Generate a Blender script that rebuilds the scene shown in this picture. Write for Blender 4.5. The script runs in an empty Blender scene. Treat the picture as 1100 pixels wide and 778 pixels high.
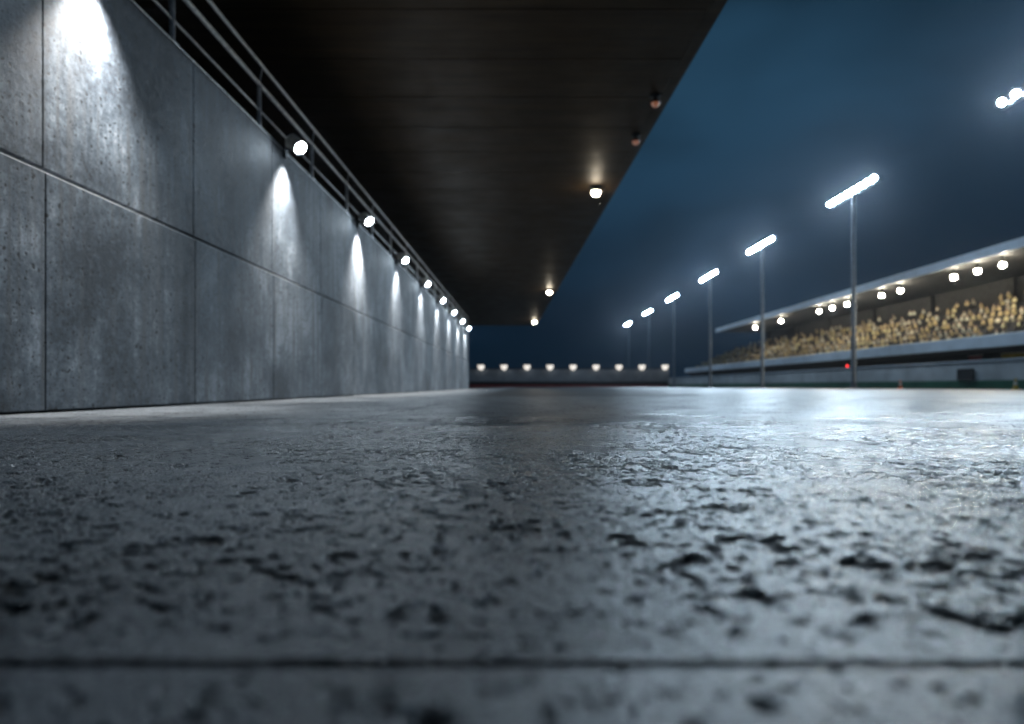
import bpy, bmesh, math, random
from mathutils import Vector, Matrix
random.seed(7)
sc = bpy.context.scene
COL = sc.collection
R = math.radians

# ------------------------------------------------------------------ measures
F = 704.0            # focal length in pixels of a 1100 px wide frame
H_CAM = 0.21
D = 3.83             # wall face at x = -D
WALL_H = 4.0
SEAM_H = 1.93
PW = 2.40            # panel width
Y_SEAM0 = 5.256
Y_WALL_END = Y_SEAM0 + 17 * PW
HC = 7.0             # underside of the canopy

# ------------------------------------------------------------------ helpers
def newbm(): return bmesh.new()

def add_box(bm, lo, hi, bevel=0.0, mi=0):
    r = bmesh.ops.create_cube(bm, size=1.0)
    vs = r['verts']
    c = [(a + b) / 2 for a, b in zip(lo, hi)]
    s = [abs(b - a) for a, b in zip(lo, hi)]
    for v in vs:
        v.co = Vector((c[0] + v.co.x * s[0], c[1] + v.co.y * s[1], c[2] + v.co.z * s[2]))
    fs = set(f for v in vs for f in v.link_faces)
    for f in fs: f.material_index = mi
    if bevel > 0:
        es = list(set(e for v in vs for e in v.link_edges))
        bmesh.ops.bevel(bm, geom=es, offset=bevel, segments=2, affect='EDGES', profile=0.6)

def frame_of(d):
    d = Vector(d).normalized()
    a = Vector((0, 0, 1)) if abs(d.z) < 0.9 else Vector((1, 0, 0))
    u = d.cross(a).normalized(); v = d.cross(u).normalized()
    return d, u, v

def add_lathe(bm, p, d, prof, n=24, mi=0, smooth=True):
    """profile [(radius, along)] swept round the axis d from p; closed where radius is 0"""
    p = Vector(p); d, u, v = frame_of(d)
    rings = []
    for r, t in prof:
        if r < 1e-6:
            rings.append([bm.verts.new(p + d * t)])
        else:
            rings.append([bm.verts.new(p + d * t + (u * math.cos(2 * math.pi * k / n) + v * math.sin(2 * math.pi * k / n)) * r) for k in range(n)])
    for a, b in zip(rings, rings[1:]):
        for k in range(n):
            k2 = (k + 1) % n
            try:
                if len(a) == 1 and len(b) == 1: continue
                if len(a) == 1: f = bm.faces.new((a[0], b[k2], b[k]))
                elif len(b) == 1: f = bm.faces.new((a[k], a[k2], b[0]))
                else: f = bm.faces.new((a[k], a[k2], b[k2], b[k]))
                f.smooth = smooth; f.material_index = mi
            except ValueError: pass

def add_tube(bm, p, q, r, n=12, r2=None):
    p, q = Vector(p), Vector(q); L = (q - p).length
    r2 = r if r2 is None else r2
    add_lathe(bm, p, q - p, [(0, 0), (r, 0), (r2, L), (0, L)], n, smooth=True)

def obj(name, bm, mat, parent=None, smooth_angle=None):
    bmesh.ops.recalc_face_normals(bm, faces=bm.faces[:])
    me = bpy.data.meshes.new(name); bm.to_mesh(me); bm.free()
    for m in (mat if isinstance(mat, (list, tuple)) else [mat]): me.materials.append(m)
    o = bpy.data.objects.new(name, me); COL.objects.link(o)
    if parent is not None: o.parent = parent
    if any(p.use_smooth for p in me.polygons):
        me.set_sharp_from_angle(angle=R(40))
    return o

def tag(o, label, cat, group=None):
    o['label'] = label; o['category'] = cat
    if group: o['group'] = group
    return o

def thing(name, label, cat, loc=(0, 0, 0), rotz=0, group=None):
    o = bpy.data.objects.new(name, None); o.empty_display_size = 0.2
    COL.objects.link(o); o.location = loc; o.rotation_euler = (0, 0, rotz)
    return tag(o, label, cat, group)

def copy_tree(o, parent=None):
    c = o.copy(); COL.objects.link(c)
    if parent is not None: c.parent = parent
    for ch in list(o.children): copy_tree(ch, c)
    return c

# ------------------------------------------------------------------ node helpers
class NT:
    def __init__(s, tree): s.t = tree; s.n = tree.nodes; s.l = tree.links
    def node(s, typ, **kw):
        n = s.n.new(typ)
        for k, v in kw.items(): setattr(n, k, v)
        return n
    def link(s, a, b): s.l.new(a, b)
    def val(s, sock, v):
        if hasattr(v, 'is_output'): s.link(v, sock)
        else: sock.default_value = v
    def math(s, op, a, b=0.0, c=0.0, clamp=False):
        n = s.node('ShaderNodeMath', operation=op, use_clamp=clamp)
        s.val(n.inputs[0], a); s.val(n.inputs[1], b)
        if len(n.inputs) > 2: s.val(n.inputs[2], c)
        return n.outputs[0]
    def pos(s, scale=(1, 1, 1)):
        g = s.node('ShaderNodeNewGeometry'); m = s.node('ShaderNodeVectorMath', operation='MULTIPLY')
        s.link(g.outputs['Position'], m.inputs[0]); m.inputs[1].default_value = scale
        return m.outputs[0]
    def objpos(s, scale=(1, 1, 1)):
        g = s.node('ShaderNodeTexCoord'); m = s.node('ShaderNodeVectorMath', operation='MULTIPLY')
        s.link(g.outputs['Object'], m.inputs[0]); m.inputs[1].default_value = scale
        return m.outputs[0]
    def noise(s, vec, scale, detail=4, rough=0.55, dist=0.0):
        n = s.node('ShaderNodeTexNoise'); s.link(vec, n.inputs['Vector'])
        n.inputs['Scale'].default_value = scale; n.inputs['Detail'].default_value = detail
        n.inputs['Roughness'].default_value = rough; n.inputs['Distortion'].default_value = dist
        return n.outputs['Fac']
    def voronoi(s, vec, scale, feature='F1', rnd=1.0):
        n = s.node('ShaderNodeTexVoronoi', feature=feature); s.link(vec, n.inputs['Vector'])
        n.inputs['Scale'].default_value = scale; n.inputs['Randomness'].default_value = rnd
        return n
    def ramp(s, fac, stops, interp='LINEAR'):
        n = s.node('ShaderNodeValToRGB'); cr = n.color_ramp; cr.interpolation = interp
        while len(cr.elements) < len(stops): cr.elements.new(0.5)
        for e, (p, c) in zip(cr.elements, stops):
            e.position = p
            e.color = (c, c, c, 1) if isinstance(c, (int, float)) else (c[0], c[1], c[2], 1)
        s.val(n.inputs['Fac'], fac); return n.outputs['Color']
    def maprange(s, v, a, b, c, d, smooth=False):
        n = s.node('ShaderNodeMapRange'); n.clamp = True
        if smooth: n.interpolation_type = 'SMOOTHSTEP'
        s.val(n.inputs[0], v)
        for i, x in enumerate((a, b, c, d)): s.val(n.inputs[i + 1], x)
        return n.outputs[0]
    def mix(s, fac, a, b, blend='MIX'):
        n = s.node('ShaderNodeMix', data_type='RGBA', blend_type=blend)
        s.val(n.inputs[0], fac)
        for i, x in ((6, a), (7, b)):
            if hasattr(x, 'is_output'): s.link(x, n.inputs[i])
            else: n.inputs[i].default_value = (x, x, x, 1) if isinstance(x, (int, float)) else (x[0], x[1], x[2], 1)
        return n.outputs[2]
    def bump(s, h, dist, strength=1.0, normal=None):
        b = s.node('ShaderNodeBump'); b.inputs['Strength'].default_value = strength
        b.inputs['Distance'].default_value = dist; s.link(h, b.inputs['Height'])
        if normal is not None: s.link(normal, b.inputs['Normal'])
        return b.outputs[0]

def material(name):
    m = bpy.data.materials.new(name); m.use_nodes = True
    t = NT(m.node_tree); b = t.n['Principled BSDF']
    return m, t, b

def simple(name, col, rough=0.5, metal=0.0, var=0.25, scale=3.0, bump=0.0, bscale=40.0, spec=0.5):
    m, t, b = material(name)
    n = t.noise(t.pos(), scale, 5)
    lo = tuple(c * (1 - var) for c in col); hi = tuple(min(1, c * (1 + var)) for c in col)
    t.link(t.ramp(n, [(0.3, lo), (0.7, hi)]), b.inputs['Base Color'])
    r = t.maprange(t.noise(t.pos(), scale * 4, 4), 0.3, 0.7, max(0.03, rough - 0.1), min(1, rough + 0.1))
    t.link(r, b.inputs['Roughness']); b.inputs['Metallic'].default_value = metal
    b.inputs['Specular IOR Level'].default_value = spec
    if bump: t.link(t.bump(t.noise(t.pos(), bscale, 3), bump), b.inputs['Normal'])
    return m

def glow(name, col, strength):
    m, t, b = material(name)
    b.inputs['Base Color'].default_value = (0.8, 0.8, 0.8, 1)
    b.inputs['Emission Color'].default_value = (*col, 1); b.inputs['Emission Strength'].default_value = strength
    # a faint structure of the diffuser glass
    n = t.noise(t.objpos(), 25, 2)
    t.link(t.maprange(n, 0.3, 0.7, 0.15, 0.3), b.inputs['Roughness'])
    return m

# ------------------------------------------------------------------ materials
def mat_wall():
    m, t, b = material('wall_concrete')
    P = t.pos()
    info = t.node('ShaderNodeObjectInfo')
    blot = t.noise(P, 0.9, 6, 0.6)
    fine = t.noise(P, 14, 6, 0.65)
    grain = t.noise(P, 90, 3, 0.6)
    streak = t.noise(t.pos((1, 4.5, 0.28)), 1.6, 6, 0.62, 0.3)
    drip = t.noise(t.pos((1, 11, 0.35)), 1.0, 4, 0.6)
    v = t.math('MULTIPLY_ADD', blot, 0.50, t.math('MULTIPLY', fine, 0.30))
    v = t.math('ADD', v, t.math('MULTIPLY', streak, 0.16))
    v = t.math('ADD', v, t.math('MULTIPLY', t.math('SUBTRACT', info.outputs['Random'], 0.5), 0.05))
    base = t.ramp(v, [(0.40, (0.020, 0.027, 0.036)), (0.46, (0.066, 0.084, 0.104)), (0.51, (0.122, 0.147, 0.174)), (0.57, (0.25, 0.283, 0.317))])
    # dark run-down stains
    st = t.math('MULTIPLY', t.maprange(drip, 0.47, 0.62, 0, 1, True), t.maprange(blot, 0.38, 0.58, 0.1, 0.9, True))
    base = t.mix(st, base, (0.075, 0.08, 0.085))
    # air holes of three sizes
    warp = t.node('ShaderNodeVectorMath', operation='MULTIPLY_ADD')
    nn = t.node('ShaderNodeTexNoise'); t.link(P, nn.inputs['Vector']); nn.inputs['Scale'].default_value = 22
    t.link(nn.outputs['Color'], warp.inputs[0]); warp.inputs[1].default_value = (0.03,) * 3; t.link(P, warp.inputs[2])
    s3 = t.node('ShaderNodeSeparateXYZ'); t.link(warp.outputs[0], s3.inputs[0])
    c3 = t.node('ShaderNodeCombineXYZ'); t.link(s3.outputs[1], c3.inputs[0]); t.link(s3.outputs[2], c3.inputs[1])
    holes = None
    for sc_, rmax, keep in ((2.6, 0.085, 0.62), (7.0, 0.16, 0.58), (15.0, 0.21, 0.48), (34.0, 0.25, 0.40)):
        vo = t.voronoi(c3.outputs[0], sc_); vo.voronoi_dimensions = '2D'
        sep = t.node('ShaderNodeSeparateColor'); t.link(vo.outputs['Color'], sep.inputs[0])
        rad = t.math('MULTIPLY', t.maprange(sep.outputs[0], keep, 1, 0, 1), rmax)
        h = t.math('SUBTRACT', rad, vo.outputs['Distance'])
        h = t.maprange(h, -0.005, 0.03, 0, 1, True)
        h = t.math('MULTIPLY', h, t.math('GREATER_THAN', rad, 0.02))
        holes = h if holes is None else t.math('MAXIMUM', holes, h)
    base = t.mix(holes, base, (0.006, 0.007, 0.008))
    speck = t.maprange(t.noise(P, 42, 3, 0.7), 0.51, 0.64, 0, 0.8, True)
    base = t.mix(t.math('MULTIPLY', speck, t.maprange(blot, 0.35, 0.6, 1, 0.35)), base, (0.05, 0.055, 0.062))
    t.link(base, b.inputs['Base Color'])
    t.link(t.maprange(fine, 0.3, 0.7, 0.55, 0.8), b.inputs['Roughness'])
    b.inputs['Specular IOR Level'].default_value = 0.35
    hgt = t.math('SUBTRACT', t.math('ADD', t.math('MULTIPLY', fine, 0.5), t.math('MULTIPLY', grain, 0.3)), t.math('MULTIPLY', holes, 0.12))
    t.link(t.bump(hgt, 0.012, 0.8), b.inputs['Normal'])
    return m

def mat_slab():
    """pitted, worn, damp concrete right in front of the lens: real displacement"""
    m, t, b = material('pitted_concrete')
    P = t.pos()
    wn = t.node('ShaderNodeTexNoise'); t.link(P, wn.inputs['Vector']); wn.inputs['Scale'].default_value = 14; wn.inputs['Detail'].default_value = 4
    warp = t.node('ShaderNodeVectorMath', operation='MULTIPLY_ADD')
    t.link(wn.outputs['Color'], warp.inputs[0]); warp.inputs[1].default_value = (0.025,) * 3; t.link(P, warp.inputs[2])
    W = warp.outputs[0]
    big = t.noise(W, 16, 2.5, 0.5)
    mid = t.noise(W, 44, 2.0, 0.5)
    fine = t.noise(P, 120, 4, 0.7)
    grit = t.noise(P, 330, 2, 0.6)
    patch = t.noise(P, 2.2, 4, 0.55)
    jit = t.math('MULTIPLY', t.math('SUBTRACT', fine, 0.5), 0.16)
    # irregular pits of three sizes, more of them in worn patches
    th = t.maprange(patch, 0.35, 0.65, 0.06, -0.045)
    p1 = t.maprange(t.math('ADD', t.math('ADD', big, th), jit), 0.618, 0.685, 0, 1, True)
    p2 = t.maprange(t.math('ADD', t.math('ADD', mid, th), jit), 0.572, 0.638, 0, 1, True)
    vo = t.voronoi(W, 70)
    sep = t.node('ShaderNodeSeparateColor'); t.link(vo.outputs['Color'], sep.inputs[0])
    rad = t.math('MULTIPLY', t.maprange(sep.outputs[0], 0.45, 1, 0, 1), 0.46)
    p3 = t.maprange(t.math('SUBTRACT', rad, vo.outputs['Distance']), -0.02, 0.14, 0, 1, True)
    gj = t.node('ShaderNodeNewGeometry'); sj = t.node('ShaderNodeSeparateXYZ'); t.link(gj.outputs['Position'], sj.inputs[0])
    keep = t.maprange(t.math('ABSOLUTE', t.math('SUBTRACT', sj.outputs['Y'], 0.5)), 0.02, 0.08, 0.0, 1.0, True)
    far = t.maprange(sj.outputs['Y'], 2.5, 7.0, 0.0, 1.0, True)
    p1 = t.math('MULTIPLY', p1, keep); p2 = t.math('MULTIPLY', p2, keep)
    pit = t.math('MAXIMUM', p1, t.math('MAXIMUM', p2, t.math('MULTIPLY', p3, 0.9)))
    tone = t.math('ADD', t.math('MULTIPLY', patch, 0.4), t.math('ADD', t.math('MULTIPLY', fine, 0.4), t.math('MULTIPLY', grit, 0.2)))
    base = t.ramp(tone, [(0.37, (0.055, 0.068, 0.080)), (0.5, (0.17, 0.195, 0.22)), (0.61, (0.34, 0.368, 0.40))])
    base = t.mix(t.math('MULTIPLY', pit, 0.92), base, (0.012, 0.013, 0.015))
    t.link(base, b.inputs['Base Color'])
    rr = t.math('ADD', t.maprange(t.noise(P, 1.3, 5, 0.6), 0.35, 0.65, 0.17, 0.31), t.math('MULTIPLY', pit, 0.45))
    rr = t.math('ADD', rr, t.math('MULTIPLY', far, 0.15))
    t.link(rr, b.inputs['Roughness'])
    b.inputs['Specular IOR Level'].default_value = 0.85
    h = t.math('ADD', t.math('MULTIPLY', fine, 0.0036), t.math('ADD', t.math('MULTIPLY', t.noise(P, 62, 3, 0.6), 0.0022), t.math('MULTIPLY', grit, 0.0009)))
    h = t.math('ADD', h, t.math('MULTIPLY', t.noise(P, 4, 3), 0.006))
    # the floor is less worn further out
    gy = t.node('ShaderNodeNewGeometry'); sp = t.node('ShaderNodeSeparateXYZ'); t.link(gy.outputs['Position'], sp.inputs[0])
    wear = t.maprange(t.math('ADD', sp.outputs['Y'], t.math('MULTIPLY', t.math('SUBTRACT', patch, 0.5), 3.0)), 2.8, 7.5, 1.0, 0.16, True)
    h = t.math('MULTIPLY', h, wear); p1 = t.math('MULTIPLY', p1, wear)
    h = t.math('SUBTRACT', h, t.math('MULTIPLY', p1, 0.006))
    h = t.math('SUBTRACT', h, t.math('MULTIPLY', t.math('MAXIMUM', p2, t.math('MULTIPLY', p3, 0.8)), 0.0048))
    d = t.node('ShaderNodeDisplacement'); t.link(h, d.inputs['Height']); d.inputs['Midlevel'].default_value = 0.006; d.inputs['Scale'].default_value = 1.0
    t.link(d.outputs[0], t.n['Material Output'].inputs['Displacement'])
    m.displacement_method = 'BOTH'
    return m

def mat_track(name, lo, hi, r0, r1, grain=1.0):
    m, t, b = material(name)
    P = t.pos()
    patch = t.noise(P, 0.35, 6, 0.6); fine = t.noise(P, 55, 4, 0.65); mid = t.noise(t.pos((1, 0.5, 1)), 6, 5, 0.6)
    tone = t.math('ADD', t.math('MULTIPLY', patch, 0.45), t.math('ADD', t.math('MULTIPLY', fine, 0.2), t.math('MULTIPLY', mid, 0.35)))
    t.link(t.ramp(tone, [(0.36, lo), (0.64, hi)]), b.inputs['Base Color'])
    wet = t.noise(t.pos((0.25, 1.0, 1)), 0.5, 5, 0.6, 0.5)
    t.link(t.maprange(wet, 0.38, 0.62, r0, r1, True), b.inputs['Roughness'])
    h = t.math('ADD', t.math('MULTIPLY', fine, 0.5), t.math('MULTIPLY', mid, 1.2))
    t.link(t.bump(h, 0.006 * grain, 0.6), b.inputs['Normal'])
    return m

def mat_soffit():
    m, t, b = material('dark_soffit_metal')
    P = t.pos((0.35, 4, 1))
    n = t.noise(P, 1.5, 5, 0.6)
    t.link(t.ramp(n, [(0.3, (0.042, 0.026, 0.012)), (0.7, (0.074, 0.046, 0.021))]), b.inputs['Base Color'])
    t.link(t.maprange(t.noise(t.pos(), 1.1, 4), 0.3, 0.7, 0.46, 0.60), b.inputs['Roughness']); b.inputs['Specular IOR Level'].default_value = 0.12; b.inputs['Metallic'].default_value = 0.35
    t.link(t.bump(t.noise(t.pos((4, 0.6, 1)), 1.2, 2), 0.01, 0.5), b.inputs['Normal'])
    return m

M = dict(
    wall=mat_wall(), slab=mat_slab(),
    track=mat_track('damp_track_asphalt', (0.05, 0.052, 0.055), (0.13, 0.133, 0.138), 0.38, 0.52),
    walk=mat_track('walkway_concrete', (0.16, 0.175, 0.19), (0.30, 0.316, 0.335), 0.42, 0.62, 0.7),
    subgrade=simple('dark_subgrade', (0.02, 0.02, 0.021), 0.9, bump=0.01),
    ground=simple('verge_ground', (0.035, 0.04, 0.035), 0.9, scale=0.4, bump=0.02, bscale=8),
    lip_light=simple('pale_lip_highlight', (0.60, 0.61, 0.62), 0.5, var=0.15),  # pale tone stands in for lamplight caught on the seam lip
    core=simple('dark_joint', (0.015, 0.015, 0.016), 0.9),
    soffit=mat_soffit(),
    fascia=simple('dark_fascia', (0.03, 0.03, 0.032), 0.4, metal=0.3),
    deckc=simple('deck_concrete', (0.16, 0.16, 0.16), 0.8, bump=0.004),
    backw=simple('shadowed_back_wall', (0.06, 0.052, 0.045), 0.7, bump=0.004),
    steel=simple('galvanised_rail', (0.86, 0.88, 0.90), 0.3, metal=0.15, scale=9),
    housing=simple('lamp_housing', (0.78, 0.75, 0.70), 0.42, metal=0.5, scale=12),
    bracket=simple('black_bracket', (0.025, 0.025, 0.027), 0.5, metal=0.4),
    mast=simple('mast_grey', (0.12, 0.145, 0.18), 0.45, metal=0.3, scale=2),
    white=simple('stand_pale_blue_paint', (0.62, 0.72, 0.84), 0.45, scale=0.7, var=0.12),
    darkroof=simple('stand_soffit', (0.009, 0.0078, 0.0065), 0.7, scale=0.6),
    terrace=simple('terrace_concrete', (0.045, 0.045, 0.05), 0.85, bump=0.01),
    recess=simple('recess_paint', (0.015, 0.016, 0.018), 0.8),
    barrier=simple('barrier_grey', (0.58, 0.63, 0.67), 0.55, scale=0.5, var=0.2),
    green=simple('barrier_green', (0.03, 0.16, 0.10), 0.5, scale=0.7),
    red=simple('kerb_red', (0.26, 0.03, 0.028), 0.5, scale=0.7),
    farwall=simple('far_wall_paint', (0.24, 0.28, 0.33), 0.6, scale=0.5, var=0.2),
    yellow=simple('banner_yellow', (0.62, 0.42, 0.04), 0.6),
    orange=simple('cone_orange', (0.75, 0.16, 0.03), 0.5),
    conewhite=simple('cone_band_white', (0.8, 0.8, 0.78), 0.4),
    panel=simple('dark_board', (0.03, 0.035, 0.04), 0.5),
    skin=simple('skin', (0.55, 0.36, 0.25), 0.6), hair=simple('hair_dark', (0.05, 0.035, 0.025), 0.7),
    trousers=simple('dark_clothes', (0.035, 0.033, 0.035), 0.8),
    g_wall=glow('wall_lamp_lens', (0.74, 0.88, 1.0), 260),
    g_can=glow('canopy_lamp_lens', (1.0, 0.88, 0.68), 90),
    g_orange=glow('dim_orange_lens', (1.0, 0.28, 0.03), 0.14),
    g_flood=glow('floodlight_lens', (0.64, 0.83, 1.0), 1250),
    g_stand=glow('stand_lamp_globe', (1.0, 0.92, 0.74), 400),
    g_far=glow('perimeter_lamp_globe', (1.0, 0.92, 0.82), 1.0),
    g_red=glow('red_signal_lens', (1.0, 0.03, 0.03), 3),
)
SHIRTS = [simple('top_pale_yellow', (0.86, 0.72, 0.38), 0.8), simple('top_cream', (0.86, 0.80, 0.62), 0.8),
          simple('top_straw', (0.82, 0.64, 0.30), 0.8), simple('top_sand', (0.82, 0.72, 0.52), 0.8),
          simple('top_ochre', (0.70, 0.54, 0.27), 0.8)]

# ------------------------------------------------------------------ ground
def flat(name, x0, x1, y0, y1, z, mat):
    bm = newbm()
    vs = [bm.verts.new(p) for p in ((x0, y0, z), (x1, y0, z), (x1, y1, z), (x0, y1, z))]
    bm.faces.new(vs)
    o = obj(name, bm, mat); o['kind'] = 'structure'; return o

flat('ground', -900, 900, -900, 1500, -0.09, M['ground'])

def graded(xs, ys, name, mat, depth=0.075, skirt=True):
    """a slab top finely meshed near the lens, with skirts turned down at its four edges"""
    nx, ny = len(xs), len(ys)
    verts = []; faces = []
    X, Y, NX, NY = xs, ys, nx, ny
    if skirt:
        X = [xs[0]] + xs + [xs[-1]]; Y = [ys[0]] + ys + [ys[-1]]
        NX, NY = nx + 2, ny + 2
    for j in range(NY):
        for i in range(NX):
            edge = skirt and (i in (0, NX - 1) or j in (0, NY - 1))
            verts.append((X[i], Y[j], -depth if edge else 0.0))
    for j in range(NY - 1):
        for i in range(NX - 1):
            a = j * NX + i
            faces.append((a, a + 1, a + 1 + NX, a + NX))
    me = bpy.data.meshes.new(name); me.from_pydata(verts, [], faces); me.materials.append(mat)
    me.polygons.foreach_set('use_smooth', [True] * len(me.polygons))
    me.update()
    o = bpy.data.objects.new(name, me); COL.objects.link(o); o['kind'] = 'structure'
    return o

def xgrid(x0, x1, fine, core):
    xs = []; x = 0.0; right = [0.0]
    def step(v): return fine * max(1.0, (abs(v) / core) ** 1.3)
    while x < x1: x = min(x1, x + step(x)); right.append(x)
    x = 0.0; left = []
    while x > x0: x = max(x0, x - step(x)); left.append(x)
    return left[::-1] + right

SLAB_END = 3.5; JOINT = 0.5
n = 800
ys = [1.0 / (1 / JOINT + (1 / SLAB_END - 1 / JOINT) * k / (n - 1)) for k in range(n)]
ys[0] = JOINT + 0.0125
graded(xgrid(-D + 0.03, 6.0, 0.0032, 0.8), ys, 'pavement', M['slab'])
FAR = 14.0
ys3 = [1.0 / (1 / SLAB_END + (1 / FAR - 1 / SLAB_END) * k / 459) for k in range(460)]
nxs = 420
graded([-1.022 + (6.0 + 1.022) * k / nxs for k in range(nxs + 1)], ys3, 'race_track', M['slab'], skirt=False)
graded([-D + 0.03 + (D - 0.03 - 1.04) * k / 200 for k in range(201)], ys3, 'path', M['slab'], skirt=False)
ys2 = [0.22 + (JOINT - 0.0125 - 0.22) * k / 129 for k in range(130)]
graded(xgrid(-2.5, 2.5, 0.0035, 0.5), ys2, 'pavement', M['slab'])
flat('path', -D + 0.03, -1.04, FAR, 170, -0.004, M['walk'])
flat('race_track', -1.022, 32.5, FAR, 170, -0.004, M['track'])
flat('race_track', 6.004, 32.5, -60, FAR, -0.004, M['track'])
flat('path', -D + 0.03, -2.52, -30, JOINT - 0.006, 0.0, M['walk'])
flat('path', 2.52, 6.0, -30, JOINT - 0.006, 0.0, M['walk'])
flat('path', -2.5, 2.5, -30, 0.21, 0.0, M['walk'])

# ------------------------------------------------------------------ concrete wall
wall = thing('concrete_wall', 'tall pitted grey concrete wall of big panels in two rows, washed by downlights', 'wall', (-D, 0, 0))
bm = newbm(); add_box(bm, (-0.40, Y_SEAM0 - 3 * PW, 0), (-0.135, Y_WALL_END - 0.01, WALL_H - 0.02)); obj('core', bm, M['core'], wall)
G = 0.007
def panel_mesh(z0, z1, dx):
    bm = newbm(); add_box(bm, (-0.13 + dx, G, z0), (dx, PW - G, z1), 0.007)
    return bm
pr = {}
for k in range(-3, 17):
    for row, (z0, z1, dx) in enumerate(((0.015, SEAM_H - 0.008, 0.0), (SEAM_H + 0.038, WALL_H, -0.022))):
        if row not in pr:
            o = obj('panel', panel_mesh(z0, z1, dx), M['wall'], wall); pr[row] = o
        else:
            o = pr[row].copy(); COL.objects.link(o); o.parent = wall
        o.location = (0, Y_SEAM0 + k * PW, 0)

bm = newbm(); add_box(bm, (-0.42, Y_SEAM0 - 3 * PW, WALL_H + 0.002), (-0.018, Y_WALL_END, WALL_H + 0.02), 0.004); obj('coping', bm, M['steel'], wall)  # light coping added to draw the lit edge along the wall top

bm = newbm(); add_box(bm, (-0.06, Y_SEAM0 - 3 * PW, SEAM_H - 0.0075), (-0.003, Y_WALL_END - 0.01, SEAM_H - 0.002), 0.002); obj('lip_highlight', bm, M['lip_light'], wall)  # thin pale bar added as the highlight on the lower panels' lip

# ------------------------------------------------------------------ railing on the wall top
rail = thing('railing', 'galvanised steel railing with three rails along the top of the concrete wall', 'railing', (-D - 0.07, 0, WALL_H + 0.02))
Y0r, Y1r = Y_SEAM0 - 2 * PW, Y_WALL_END - 0.15
posty = [7.28 + 2.4 * k for k in range(-2, 17) if 7.28 + 2.4 * k < Y1r]
p0 = None
for y in posty:
    if p0 is None:
        bm = newbm(); add_tube(bm, (0, 0, 0), (0, 0, 0.64), 0.032, 14)
        add_box(bm, (-0.05, -0.06, 0), (0.05, 0.06, 0.012), 0.003)
        add_tube(bm, (0, 0, 0.63), (0.05, 0, 0.90), 0.010, 8)
        p0 = obj('post', bm, M['steel'], rail); o = p0
    else:
        o = p0.copy(); COL.objects.link(o); o.parent = rail
    o.location = (0, y, 0)
for z, r, dx in ((0.27, 0.017, 0.0), (0.655, 0.032, 0.0), (0.915, 0.026, 0.05)):
    bm = newbm(); add_tube(bm, (dx, Y0r, z), (dx, Y1r, z), r, 14); obj('rail', bm, M['steel'], rail)

# ------------------------------------------------------------------ wall lamps
LAMP_GROUP = 'round downlights along the top of the concrete wall'
ORD = ['nearest the camera, just above the frame', 'largest in view', 'second largest in view', 'third largest in view', 'fourth largest in view',
       'middle one of the far cluster', 'third from the far end of the wall', 'second from the far end of the wall', 'at the far end of the wall']
def make_wall_lamp():
    t = thing('wall_lamp', 'x', 'wall lamp')
    bm = newbm()
    add_box(bm, (-0.016, -0.05, -0.06), (0.03, 0.05, 0.13), 0.006)
    add_box(bm, (0.025, -0.03, 0.06), (0.15, 0.03, 0.10), 0.006)
    obj('bracket', bm, M['bracket'], t)
    d = Vector((0.72, -0.32, -0.60)).normalized()
    p = Vector((0.17, -0.01, 0.16))
    bm = newbm()
    add_lathe(bm, p - d * 0.17, d, [(0, 0), (0.05, 0), (0.09, 0.03), (0.108, 0.07), (0.112, 0.30), (0.104, 0.305), (0.099, 0.285), (0, 0.284)], 32)
    for k in range(4): add_lathe(bm, p - d * (0.02 + 0.03 * k), d, [(0.108, 0), (0.118, 0.003), (0.118, 0.012), (0.108, 0.015)], 32)
    h = obj('housing', bm, M['housing'], t)
    bm = newbm(); add_lathe(bm, p - d * 0.17, d, [(0, 0.322), (0.045, 0.314), (0.075, 0.301), (0.088, 0.288)], 32)
    obj('lens', bm, M['g_wall'], t)
    # the downlight of the fitting, under the housing, washing the wall
    bm = newbm(); add_lathe(bm, (0.24, 0, 0.01), (0, 0, -1), [(0, 0), (0.045, 0), (0.053, 0.015), (0.053, 0.035), (0.046, 0.035), (0.042, 0.02), (0, 0.02)], 20)
    obj('snoot', bm, M['bracket'], t)
    ld = bpy.data.lights.new('wall_wash', 'SPOT'); ld.energy = 1300; ld.spot_size = R(88); ld.spot_blend = 1.0
    ld.color = (1.0, 0.97, 0.93); ld.shadow_soft_size = 0.08
    lo = bpy.data.objects.new('wall_wash', ld); COL.objects.link(lo); lo.parent = t
    lo.location = (0.24, 0, -0.045)
    lo.rotation_euler = Vector((-0.21, 0, -1)).to_track_quat('-Z', 'Y').to_euler()
    return t
wl = None
for k in range(9):
    y = F * D * (0.00217 + 0.00174 * k)
    o = make_wall_lamp() if wl is None else copy_tree(wl)
    wl = wl or o
    o.location = (-D, y, WALL_H - 0.06)
    tag(o, 'round wall lamp on the concrete wall, ' + ORD[k], 'wall lamp', LAMP_GROUP)

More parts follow.
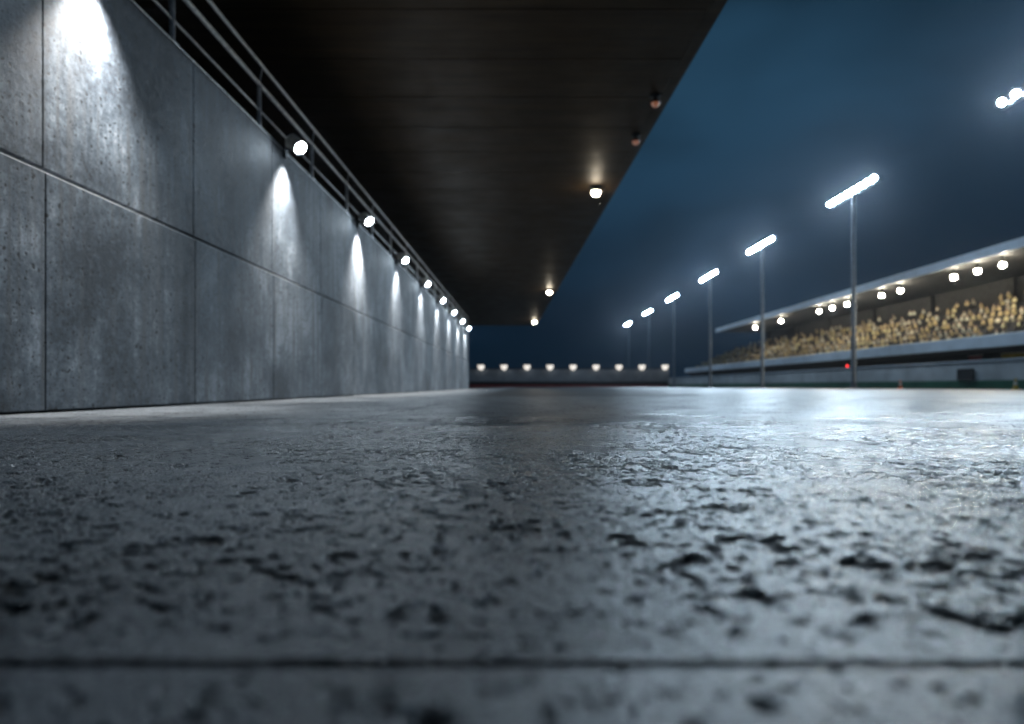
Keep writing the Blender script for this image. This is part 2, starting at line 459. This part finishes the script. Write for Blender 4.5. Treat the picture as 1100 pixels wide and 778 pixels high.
# ------------------------------------------------------------------ terrace behind the wall and the canopy
Y_CAN_END = F * (HC - H_CAM) / 65.0
xe0, xe1 = 0.53 * (HC - H_CAM), 0.215 * (HC - H_CAM)
ye0, ye1 = F * (HC - H_CAM) / 415.0, Y_CAN_END
def edge_x(y): return xe0 + (xe1 - xe0) * (y - ye0) / (ye1 - ye0)
XB = -10.0
ter = thing('upper_terrace', 'shadowed walkway terrace with a dark back wall behind the steel railing', 'terrace', (XB, 0, 0))
bm = newbm(); add_box(bm, (0.31, Y_SEAM0 - 3 * PW, 3.45), (-XB - D - 0.41, Y_WALL_END, 3.96)); obj('deck', bm, M['deckc'], ter)
bm = newbm(); add_box(bm, (0, Y_SEAM0 - 3 * PW, 0), (0.3, Y_WALL_END, HC - 0.03)); obj('back_wall', bm, M['backw'], ter)
bm = newbm(); add_box(bm, (0.31, Y_WALL_END + 0.02, 0), (-XB - D - 0.41, Y_WALL_END + 0.3, 3.44)); obj('end_wall', bm, M['backw'], ter)

can = thing('canopy', 'huge dark cantilevered canopy roof with panelled soffit over the concrete wall', 'canopy', (0, 0, HC))
def slab_poly(bm, pts, z0, z1):
    a = [bm.verts.new((x, y, z0)) for x, y in pts]; b = [bm.verts.new((x, y, z1)) for x, y in pts]
    bm.faces.new(a); bm.faces.new(b)
    for i in range(len(pts)):
        j = (i + 1) % len(pts); bm.faces.new((a[i], a[j], b[j], b[i]))
YC0 = -8.0
bm = newbm(); slab_poly(bm, [(XB, YC0), (edge_x(YC0) - 0.02, YC0), (edge_x(Y_CAN_END) - 0.02, Y_CAN_END), (XB, Y_CAN_END)], 0.06, 0.75); obj('roof', bm, M['fascia'], can)
y = YC0 + 0.01
while y < Y_CAN_END - 0.1:
    y2 = min(y + 1.8, Y_CAN_END - 0.01)
    bm = newbm(); slab_poly(bm, [(XB, y), (edge_x(y) - 0.26, y), (edge_x(y2) - 0.26, y2 - 0.03), (XB, y2 - 0.03)], 0.0, 0.05)
    obj('soffit_panel', bm, M['soffit'], can); y += 1.8
bm = newbm(); slab_poly(bm, [(edge_x(YC0) - 0.25, YC0), (edge_x(YC0), YC0), (edge_x(Y_CAN_END), Y_CAN_END), (edge_x(Y_CAN_END) - 0.25, Y_CAN_END)], -0.004, 0.055)
obj('edge_trim', bm, M['soffit'], can)

def make_can_lamp(mat, label, loc, r):
    t = thing('canopy_lamp', label, 'ceiling lamp', loc, 0, 'lamps under the canopy edge')
    bm = newbm(); add_lathe(bm, (0, 0, 0), (0, 0, -1), [(0, 0), (r * 1.3, 0), (r * 1.3, 0.03), (r * 0.5, 0.05), (r * 0.5, 0.11), (r * 1.12, 0.13), (r * 1.12, 0.17), (0, 0.17)], 24)
    obj('mount', bm, M['bracket'], t)
    bm = newbm(); prof = [(r * math.cos(a), 0.175 + r * 0.95 * math.sin(a)) for a in [R(q) for q in range(0, 90, 12)]] + [(0, 0.175 + r * 0.95)]
    add_lathe(bm, (0, 0, 0), (0, 0, -1), prof, 24); obj('globe', bm, mat, t)
def on_canopy(px, py):
    y = F * (HC - 0.2 - H_CAM) / (415 - py); x = (px - 562) * y / F
    return (x, y, HC - 0.003)
for px, py, m, r, lb in ((640, 207, 'g_can', 0.15, 'brightest warm round lamp under the canopy, nearest of the lit ones'),
                         (590, 314, 'g_can', 0.16, 'small warm lamp under the canopy edge, middle of the three lit ones'),
                         (574, 346, 'g_can', 0.18, 'warm lamp at the far corner of the canopy, farthest of the lit ones'),
                         (704, 112, 'g_orange', 0.10, 'dim orange lamp under the canopy edge, nearer of the two unlit ones'),
                         (683, 153, 'g_orange', 0.10, 'dim orange lamp under the canopy edge, farther of the two unlit ones')):
    make_can_lamp(M[m], lb, on_canopy(px, py), r)

# ------------------------------------------------------------------ floodlight masts
XP = 30.0
def make_mast():
    t = thing('floodlight_mast', 'x', 'floodlight mast')
    Hp = H_CAM + 0.585 * XP
    bm = newbm(); add_lathe(bm, (0, 0, 0.004), (0, 0, 1), [(0, 0), (0.45, 0), (0.45, 0.08), (0.27, 0.12), (0.27, 0.6), (0.23, 0.65), (0.16, Hp - 0.2), (0, Hp - 0.2)], 16)
    obj('pole', bm, M['mast'], t)
    bm = newbm(); add_box(bm, (-0.12, -4.3, Hp - 0.22), (0.12, 4.3, Hp - 0.02), 0.02)
    obj('crossbar', bm, M['mast'], t)
    d = Vector((-0.66, -0.64, -0.38)).normalized()
    f0 = None
    for i in range(8):
        yy = (i - 3.5) * 1.14
        if f0 is None:
            bm = newbm()
            add_lathe(bm, -d * 0.12, d, [(0, 0), (0.14, 0), (0.28, 0.12), (0.36, 0.34), (0.38, 0.36), (0.345, 0.36), (0.26, 0.33), (0, 0.32)], 20)
            add_box(bm, (-0.05, -0.05, -0.35), (0.05, 0.05, 0.0))
            f0 = obj('floodlight', bm, M['bracket'], t); o = f0
            bm = newbm(); add_lathe(bm, -d * 0.12, d, [(0, 0.385), (0.11, 0.375), (0.19, 0.345)], 20)
            obj('lens', bm, M['g_flood'], f0)
        else:
            o = copy_tree(f0, t)
        o.location = (-0.22, yy, Hp + 0.12)
    return t
mlabels = ['floodlight mast mostly out of frame at the top right, only lamp heads showing', 'tallest whole floodlight mast, its bar of lamps above the stand roof',
           'second tallest floodlight mast, in front of the stand roof end', 'third tallest floodlight mast, left of the stand roof end',
           'fourth tallest floodlight mast of the receding row', 'second smallest floodlight mast, near the far end of the row', 'smallest floodlight mast, farthest and leftmost of the row']
mast = None
for i, px in enumerate((1137, 917, 819, 763, 724, 697, 675.5)):
    o = make_mast() if mast is None else copy_tree(mast)
    mast = mast or o
    o.location = (XP, F * XP / (px - 562), 0)
    tag(o, mlabels[i], 'floodlight mast', 'row of floodlight masts beside the track')

# ------------------------------------------------------------------ grandstand
XS = 36.0
def hz(ratio, X): return H_CAM + ratio * X
YN, YF_, YR = 30.0, 146.0, 122.0
st = thing('grandstand', 'long roofed grandstand with pale parapet and tiers of spectators across the track', 'grandstand', (XS, 0, 0))
par_t, par_b = hz(0.110, XS), hz(0.083, XS)
bm = newbm(); add_box(bm, (0, YN, par_b), (0.3, YF_, par_t), 0.05); obj('parapet', bm, M['white'], st)
rt, rb = hz(0.297, XS), hz(0.277, XS)
bm = newbm(); add_box(bm, (-0.2, YN, rb), (-0.1, YR, rt), 0.03); obj('roof_fascia', bm, M['white'], st)
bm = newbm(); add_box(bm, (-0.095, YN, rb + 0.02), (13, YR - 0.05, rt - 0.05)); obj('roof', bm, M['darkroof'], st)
bm = newbm(); NR, RISE, DEP = 7, 0.70, 1.25
Z0 = par_b + 0.25
for i in range(NR):
    add_box(bm, (0.31 + i * DEP, YN + 0.1, par_b - 0.3), (0.31 + (i + 1) * DEP - 0.002, YF_ - 0.1 - i * 1.2, Z0 + i * RISE))
obj('terrace', bm, M['terrace'], st)
xb = 0.31 + NR * DEP + 0.02
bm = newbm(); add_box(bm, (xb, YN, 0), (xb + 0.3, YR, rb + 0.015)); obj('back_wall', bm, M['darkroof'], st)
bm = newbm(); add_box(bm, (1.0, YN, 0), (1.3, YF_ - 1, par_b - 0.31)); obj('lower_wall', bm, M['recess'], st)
c0 = None
yy = 36.0
while yy < YR:
    if c0 is None:
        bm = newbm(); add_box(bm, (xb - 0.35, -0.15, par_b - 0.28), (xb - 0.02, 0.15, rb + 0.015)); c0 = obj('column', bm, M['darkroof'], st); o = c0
    else:
        o = c0.copy(); COL.objects.link(o); o.parent = st
    o.location = (0, yy, 0); yy += 12

# lamps under the stand roof
slabs_ = [(811, 351), (839, 344), (880, 333), (894, 329), (910, 324.5), (947, 314.6), (967, 309), (1024.6, 293), (1050, 286.6), (1077, 279.6)]
snames = ['farthest, leftmost of the row', 'second from the far end of the row', 'leftmost of the close trio', 'middle of the close trio', 'rightmost of the close trio',
          'left one of the middle pair', 'right one of the middle pair', 'left one of the three nearest the camera', 'middle one of the three nearest the camera', 'nearest the camera, rightmost of the row']
def make_stand_lamp():
    t = thing('stand_lamp', 'x', 'stand lamp')
    bm = newbm(); add_lathe(bm, (0, 0, 0.62), (0, 0, -1), [(0, 0), (0.06, 0), (0.06, 0.40), (0.2, 0.44), (0.2, 0.5), (0, 0.5)], 12); obj('stem', bm, M['bracket'], t)
    bm = newbm(); bmesh.ops.create_uvsphere(bm, u_segments=16, v_segments=10, radius=0.20)
    for f in bm.faces: f.smooth = True
    obj('globe', bm, M['g_stand'], t)
    return t
sl = None
for (px, py), nm in zip(slabs_, snames):
    o = make_stand_lamp() if sl is None else copy_tree(sl)
    sl = sl or o
    X = 37.0; y = F * X / (px - 562)
    o.location = (X, y, rb + 0.02 - 0.62)
    tag(o, 'warm globe lamp under the stand roof, ' + nm, 'stand lamp', 'lamps under the grandstand roof')

# ------------------------------------------------------------------ spectators
def person_mesh(pose):
    """seated figure facing -X, grown as one skin over a joint skeleton; origin on the seat tread"""
    lean, arm, turn = pose
    V = []; E = []; Rr = []
    def v(x, y, z, r, par=None):
        V.append((x, y, z)); Rr.append(r)
        if par is not None: E.append((par, len(V) - 1))
        return len(V) - 1
    pel = v(0, 0, 0.50, 0.145)
    bel = v(-0.02 * lean, 0, 0.65, 0.135, pel)
    ch = v(-0.10 * lean, 0, 0.84, 0.150, bel)
    nk = v(-0.13 * lean, 0, 0.99, 0.062, ch)
    hd = v(-0.16 * lean, 0.01 * turn, 1.09, 0.092, nk)
    tp = v(-0.15 * lean, 0.01 * turn, 1.19, 0.080, hd)
    for s in (-1, 1):
        hp = v(-0.06, 0.10 * s, 0.48, 0.10, pel)
        kn = v(-0.46, 0.13 * s, 0.50, 0.070, hp)
        an = v(-0.44, 0.13 * s, 0.08, 0.048, kn)
        v(-0.60, 0.14 * s, 0.04, 0.040, an)
        sh = v(-0.10 * lean, 0.19 * s, 0.90, 0.066, ch)
        if arm == 0: el, wr, ha = (-0.16, 0.27 * s, 0.68), (-0.36, 0.17 * s, 0.60), (-0.43, 0.12 * s, 0.59)
        elif arm == 1 and s == 1: el, wr, ha = (-0.18, 0.32, 1.06), (-0.16, 0.28, 1.32), (-0.16, 0.27, 1.41)
        else: el, wr, ha = (-0.26, 0.24 * s, 0.74), (-0.42, 0.05 * s, 0.78), (-0.46, 0.02 * s, 0.80)
        a = v(*el, 0.050, sh); b = v(*wr, 0.038, a); v(*ha, 0.036, b)
    me = bpy.data.meshes.new('spectator'); me.from_pydata(V, E, [])
    o = bpy.data.objects.new('tmp_person', me); COL.objects.link(o)
    md = o.modifiers.new('Skin', 'SKIN'); md.use_smooth_shade = True
    sk = me.skin_vertices[0].data
    for i, r in enumerate(Rr): sk[i].radius = (r, r)
    sk[0].use_root = True
    s2 = o.modifiers.new('Sub', 'SUBSURF'); s2.levels = 1; s2.render_levels = 1
    dg = bpy.context.evaluated_depsgraph_get(); dg.update()
    out = bpy.data.meshes.new_from_object(o.evaluated_get(dg))
    bpy.data.objects.remove(o)
    for p in out.polygons:
        c = p.center
        mi = 1 if (abs(c.y) < 0.21 and c.z > 0.60 and c.x > -0.16 - 0.1 * lean) else 3
        if c.z > 1.00 and math.hypot(c.x + 0.15 * lean, c.y) < 0.13:
            mi = 2 if (c.z > 1.16 or (c.x > -0.15 * lean + 0.02 and c.z > 1.04)) else 0
        elif c.z < 0.60 and abs(c.y) < 0.24 and not (arm == 0 and c.x < -0.3 and c.z > 0.56): mi = 3
        p.material_index = mi
    return out
bases = [person_mesh((0.6, 0, 0)), person_mesh((1.2, 0, 1)), person_mesh((0.2, 1, 0)), person_mesh((0.9, 2, -1))]
variants = []
for i in range(10):
    me = bases[i % 4].copy(); idx = [p.material_index for p in me.polygons]; me.materials.clear()
    for m in (M['skin'], SHIRTS[i % 5], M['hair'], M['trousers']): me.materials.append(m)
    me.polygons.foreach_set('material_index', idx)
    variants.append(me)
seats = []
taken = set()
rnd = random.Random(3)
while len(seats) < 560:
    row = rnd.choices(range(NR), [4, 5, 5, 5, 4, 2.6, 1.0])[0]
    y = rnd.uniform(46, 142 - row * 1.4)
    if 52 < y < 56 and row > 4: continue
    key = (row, round(y / 0.8))
    if key in taken: continue
    taken.add(key); seats.append((row, key[1] * 0.8 + rnd.uniform(-0.14, 0.14)))
seats.sort(key=lambda s: s[1])
def seat_matrix(row, y):
    return Matrix.Translation((XS + 0.31 + row * DEP + 0.72, y, Z0 + row * RISE - 0.0)) @ Matrix.Rotation(rnd.uniform(-0.35, 0.5), 4, 'Z') @ Matrix.Diagonal((1, 1, rnd.uniform(0.93, 1.05), 1))
for row, y in seats[:300]:
    o = bpy.data.objects.new('spectator', variants[rnd.randrange(10)]); COL.objects.link(o)
    o.matrix_world = seat_matrix(row, y)
    tag(o, 'spectator in a pale yellow top seated on the lit tiers of the grandstand', 'person', 'spectators seated in the grandstand')
bm = newbm()
for row, y in seats[300:]:
    k = rnd.randrange(10); me = variants[k]
    n0 = len(bm.verts); f0 = len(bm.faces)
    bm.from_mesh(me); bm.verts.ensure_lookup_table(); bm.faces.ensure_lookup_table()
    Mx = seat_matrix(row, y)
    for v_ in bm.verts[n0:]: v_.co = Mx @ v_.co
    for f in bm.faces[f0:]:
        if f.material_index == 1: f.material_index = 4 + k % 5
me = bpy.data.meshes.new('crowd'); bm.to_mesh(me); bm.free()
for m in [M['skin'], SHIRTS[0], M['hair'], M['trousers']] + SHIRTS: me.materials.append(m)
crowd = bpy.data.objects.new('crowd', me); COL.objects.link(crowd); crowd['kind'] = 'stuff'
tag(crowd, 'far mass of tiny spectators in pale tops at the distant end of the stand', 'crowd')

# ------------------------------------------------------------------ trackside barrier and small things
XBAR = 33.0
ba = thing('track_barrier', 'long grey trackside barrier with a green band along its foot below the grandstand', 'barrier', (XBAR, 0, 0))
bm = newbm(); add_box(bm, (0, 30, 0.62), (0.35, 149, 2.0), 0.04); obj('wall', bm, M['barrier'], ba)
bm = newbm(); add_box(bm, (-0.02, 30, -0.085), (0.37, 149, 0.615), 0.02); obj('base', bm, M['green'], ba)
bm = newbm(); add_box(bm, (-0.06, 30, 2.005), (0.41, 149, 2.09), 0.02); obj('coping', bm, M['white'], ba)
def at(px, X): return F * X / (px - 562)
y = at(1038, XBAR)
t = thing('notice_board', 'small dark board fixed on the grey trackside barrier', 'board', (XBAR - 0.03, y, 0))
bm = newbm(); add_box(bm, (-0.06, -0.85, 0.72), (-0.01, 0.85, 1.45), 0.01); obj('board', bm, M['panel'], t)
bm = newbm()
for a, b_ in (((-0.08, -0.9, 0.66), (0.0, 0.9, 0.715)), ((-0.08, -0.9, 1.455), (0.0, 0.9, 1.51)), ((-0.08, -0.9, 0.716), (0.0, -0.855, 1.454)), ((-0.08, 0.855, 0.716), (0.0, 0.9, 1.454))):
    add_box(bm, a, b_, 0.004)
obj('frame', bm, M['bracket'], t)
for px, mt, lab, w in ((1048, 'red', 'small red banner in the dark gap below the stand parapet', 0.8), (1090, 'yellow', 'yellow banner in the dark gap below the stand parapet', 1.3)):
    X = XS + 0.96; y = at(px, X)
    t = thing('banner', lab, 'banner', (X, y, 0))
    bm = newbm(); NB = 10
    g = [[bm.verts.new((-0.03 + 0.012 * math.sin(i * 1.7 + j), -w + 2 * w * i / NB, 2.2 + 0.5 * j / 3)) for j in range(4)] for i in range(NB + 1)]
    for i in range(NB):
        for j in range(3): bm.faces.new((g[i][j], g[i + 1][j], g[i + 1][j + 1], g[i][j + 1]))
    r_ = bmesh.ops.solidify(bm, geom=bm.faces[:], thickness=0.006)
    obj('cloth', bm, M[mt], t)
    bm = newbm(); add_tube(bm, (-0.03, -w - 0.08, 2.72), (-0.03, w + 0.08, 2.72), 0.02, 8); obj('rod', bm, M['steel'], t)
X = XS + 0.96; y = at(912, X)
t = thing('signal_lamp', 'small red signal light glowing under the stand parapet', 'signal lamp', (X, y, 0))
bm = newbm(); add_box(bm, (-0.18, -0.22, 2.2), (-0.0, 0.22, 2.85), 0.03); add_box(bm, (-0.32, -0.2, 2.68), (-0.181, 0.2, 2.70)); obj('housing', bm, M['bracket'], t)
bm = newbm(); add_lathe(bm, (-0.175, 0, 2.5), (-1, 0, 0), [(0.17, 0), (0.15, 0.06), (0.08, 0.1), (0, 0.11)], 16); obj('lens', bm, M['g_red'], t)

def cone(px, X, mat, lab):
    t = thing('traffic_cone', lab, 'traffic cone', (X, at(px, X), -0.004))
    bm = newbm(); add_box(bm, (-0.2, -0.2, 0.001), (0.2, 0.2, 0.04), 0.015); obj('base', bm, mat, t)
    bm = newbm(); add_lathe(bm, (0, 0, 0.041), (0, 0, 1), [(0.15, 0), (0.045, 0.66), (0.03, 0.68), (0, 0.68)], 20); obj('body', bm, mat, t)
    bm = newbm(); add_lathe(bm, (0, 0, 0.041), (0, 0, 1), [(0.116, 0.26), (0.120, 0.26), (0.086, 0.46), (0.082, 0.46)], 20); obj('band', bm, M['conewhite'], t)
cone(967, 31.5, M['orange'], 'orange traffic cone with a white band at the foot of the barrier')
cone(1091, 32.0, M['yellow'], 'yellow traffic cone with a white band at the foot of the barrier')

# ------------------------------------------------------------------ far end of the track
YW = 150.0
fw = thing('perimeter_wall', 'low grey wall with red foot closing the far end of the track', 'wall', (0, YW, 0))
bm = newbm(); add_box(bm, (-16, 0, 1.25), (33.4, 0.4, 4.1), 0.04); obj('wall', bm, M['farwall'], fw)
bm = newbm(); add_box(bm, (-16, -0.12, 0.55), (33.4, 0.4, 1.245), 0.02); obj('band', bm, M['recess'], fw)
bm = newbm(); add_box(bm, (-16, -0.2, -0.085), (33.4, 0.4, 0.545), 0.02); obj('base', bm, M['red'], fw)
bm = newbm(); add_box(bm, (-16, -0.1, 4.105), (33.4, 0.5, 4.25), 0.03); obj('coping', bm, M['bracket'], fw)
fl = None
nm9 = ['first from the concrete wall', 'second from the concrete wall', 'third from the concrete wall', 'fourth from the concrete wall', 'middle one of nine', 'fourth from the grandstand end', 'third from the grandstand end', 'second from the grandstand end', 'nearest the grandstand end']
for i in range(9):
    px = 517 + 24.55 * i
    if fl is None:
        t = thing('perimeter_lamp', 'x', 'perimeter lamp')
        bm = newbm(); add_box(bm, (-0.12, 0.0, 4.255), (0.12, 0.25, 4.95), 0.02); add_box(bm, (-0.1, -0.6, 4.96), (0.1, 0.25, 5.06), 0.02); add_lathe(bm, (0, -0.95, 5.0), (0, 0, 1), [(0, 0), (0.5, 0), (0.46, 0.12), (0.2, 0.3), (0, 0.34)], 16)
        obj('bracket', bm, M['bracket'], t)
        bm = newbm(); prof = [(0.78 * math.cos(R(q)), 1.15 * math.sin(R(q))) for q in range(0, 90, 15)] + [(0, 1.15)]
        add_lathe(bm, (0, -0.95, 4.995), (0, 0, -1), [(0.0, 0.0)] + prof, 18); obj('globe', bm, M['g_far'], t)
        fl = t; o = t
    else: o = copy_tree(fl)
    o.location = ((px - 562) * YW / F, YW, 0)
    tag(o, 'warm globe lamp on the far perimeter wall, ' + nm9[i], 'perimeter lamp', 'row of lamps on the far perimeter wall')

# ------------------------------------------------------------------ sky
w = bpy.data.worlds.new('World'); sc.world = w; w.use_nodes = True
t = NT(w.node_tree); bg = t.n['Background']
tc = t.node('ShaderNodeTexCoord')
sep = t.node('ShaderNodeSeparateXYZ'); t.link(tc.outputs['Generated'], sep.inputs[0])
grad = t.ramp(sep.outputs['Z'], [(0.0, (0.0030, 0.0125, 0.027)), (0.10, (0.0040, 0.0165, 0.036)), (0.26, (0.0092, 0.032, 0.062)), (0.40, (0.0155, 0.051, 0.094)), (0.55, (0.008, 0.027, 0.049)), (1.0, (0.006, 0.02, 0.04))])
mp = t.node('ShaderNodeVectorMath', operation='MULTIPLY'); t.link(tc.outputs['Generated'], mp.inputs[0]); mp.inputs[1].default_value = (1.0, 1.0, 2.6)
cl = t.noise(mp.outputs[0], 2.3, 3.0, 0.45, 0.3)
k = t.maprange(cl, 0.36, 0.64, 0.62, 1.15, True)
mul = t.node('ShaderNodeVectorMath', operation='SCALE'); t.link(grad, mul.inputs[0]); t.link(k, mul.inputs['Scale'])
t.link(mul.outputs[0], bg.inputs['Color']); bg.inputs['Strength'].default_value = 1.0

# ------------------------------------------------------------------ damp night air
hm = bpy.data.materials.new('damp_night_air'); hm.use_nodes = True
ht = NT(hm.node_tree); ht.n.remove(ht.n['Principled BSDF'])
pv = ht.node('ShaderNodeVolumePrincipled'); pv.inputs['Density'].default_value = 0.0002
pv.inputs['Color'].default_value = (0.8, 0.88, 1, 1); pv.inputs['Anisotropy'].default_value = 0.9
ht.link(pv.outputs[0], ht.n['Material Output'].inputs['Volume'])
bm = newbm(); add_box(bm, (-950, -950, -1.1), (950, 1550, 24)); hz_ = obj('haze', bm, hm); hz_['kind'] = 'stuff'

# ------------------------------------------------------------------ camera
cd = bpy.data.cameras.new('camera'); cam = bpy.data.objects.new('camera', cd); COL.objects.link(cam)
cam.location = (0, 0, H_CAM); cam.rotation_euler = (R(90), 0, 0)
cd.sensor_width = 36; cd.lens = 36 * F / 1100
cd.shift_x = -12 / 1100; cd.shift_y = 26 / 1100
cd.clip_start = 0.02; cd.clip_end = 5000
cd.dof.use_dof = True; cd.dof.focus_distance = 2.2; cd.dof.aperture_fstop = 1.7; cd.dof.aperture_blades = 0
sc.camera = cam

sc.render.engine = 'CYCLES'
sc.cycles.use_denoising = True
sc.cycles.max_bounces = 6; sc.cycles.diffuse_bounces = 3; sc.cycles.glossy_bounces = 3
sc.cycles.use_light_tree = True
sc.cycles.sample_clamp_indirect = 8
sc.view_settings.view_transform = 'Standard'; sc.view_settings.look = 'None'
sc.view_settings.exposure = 0; sc.view_settings.gamma = 1
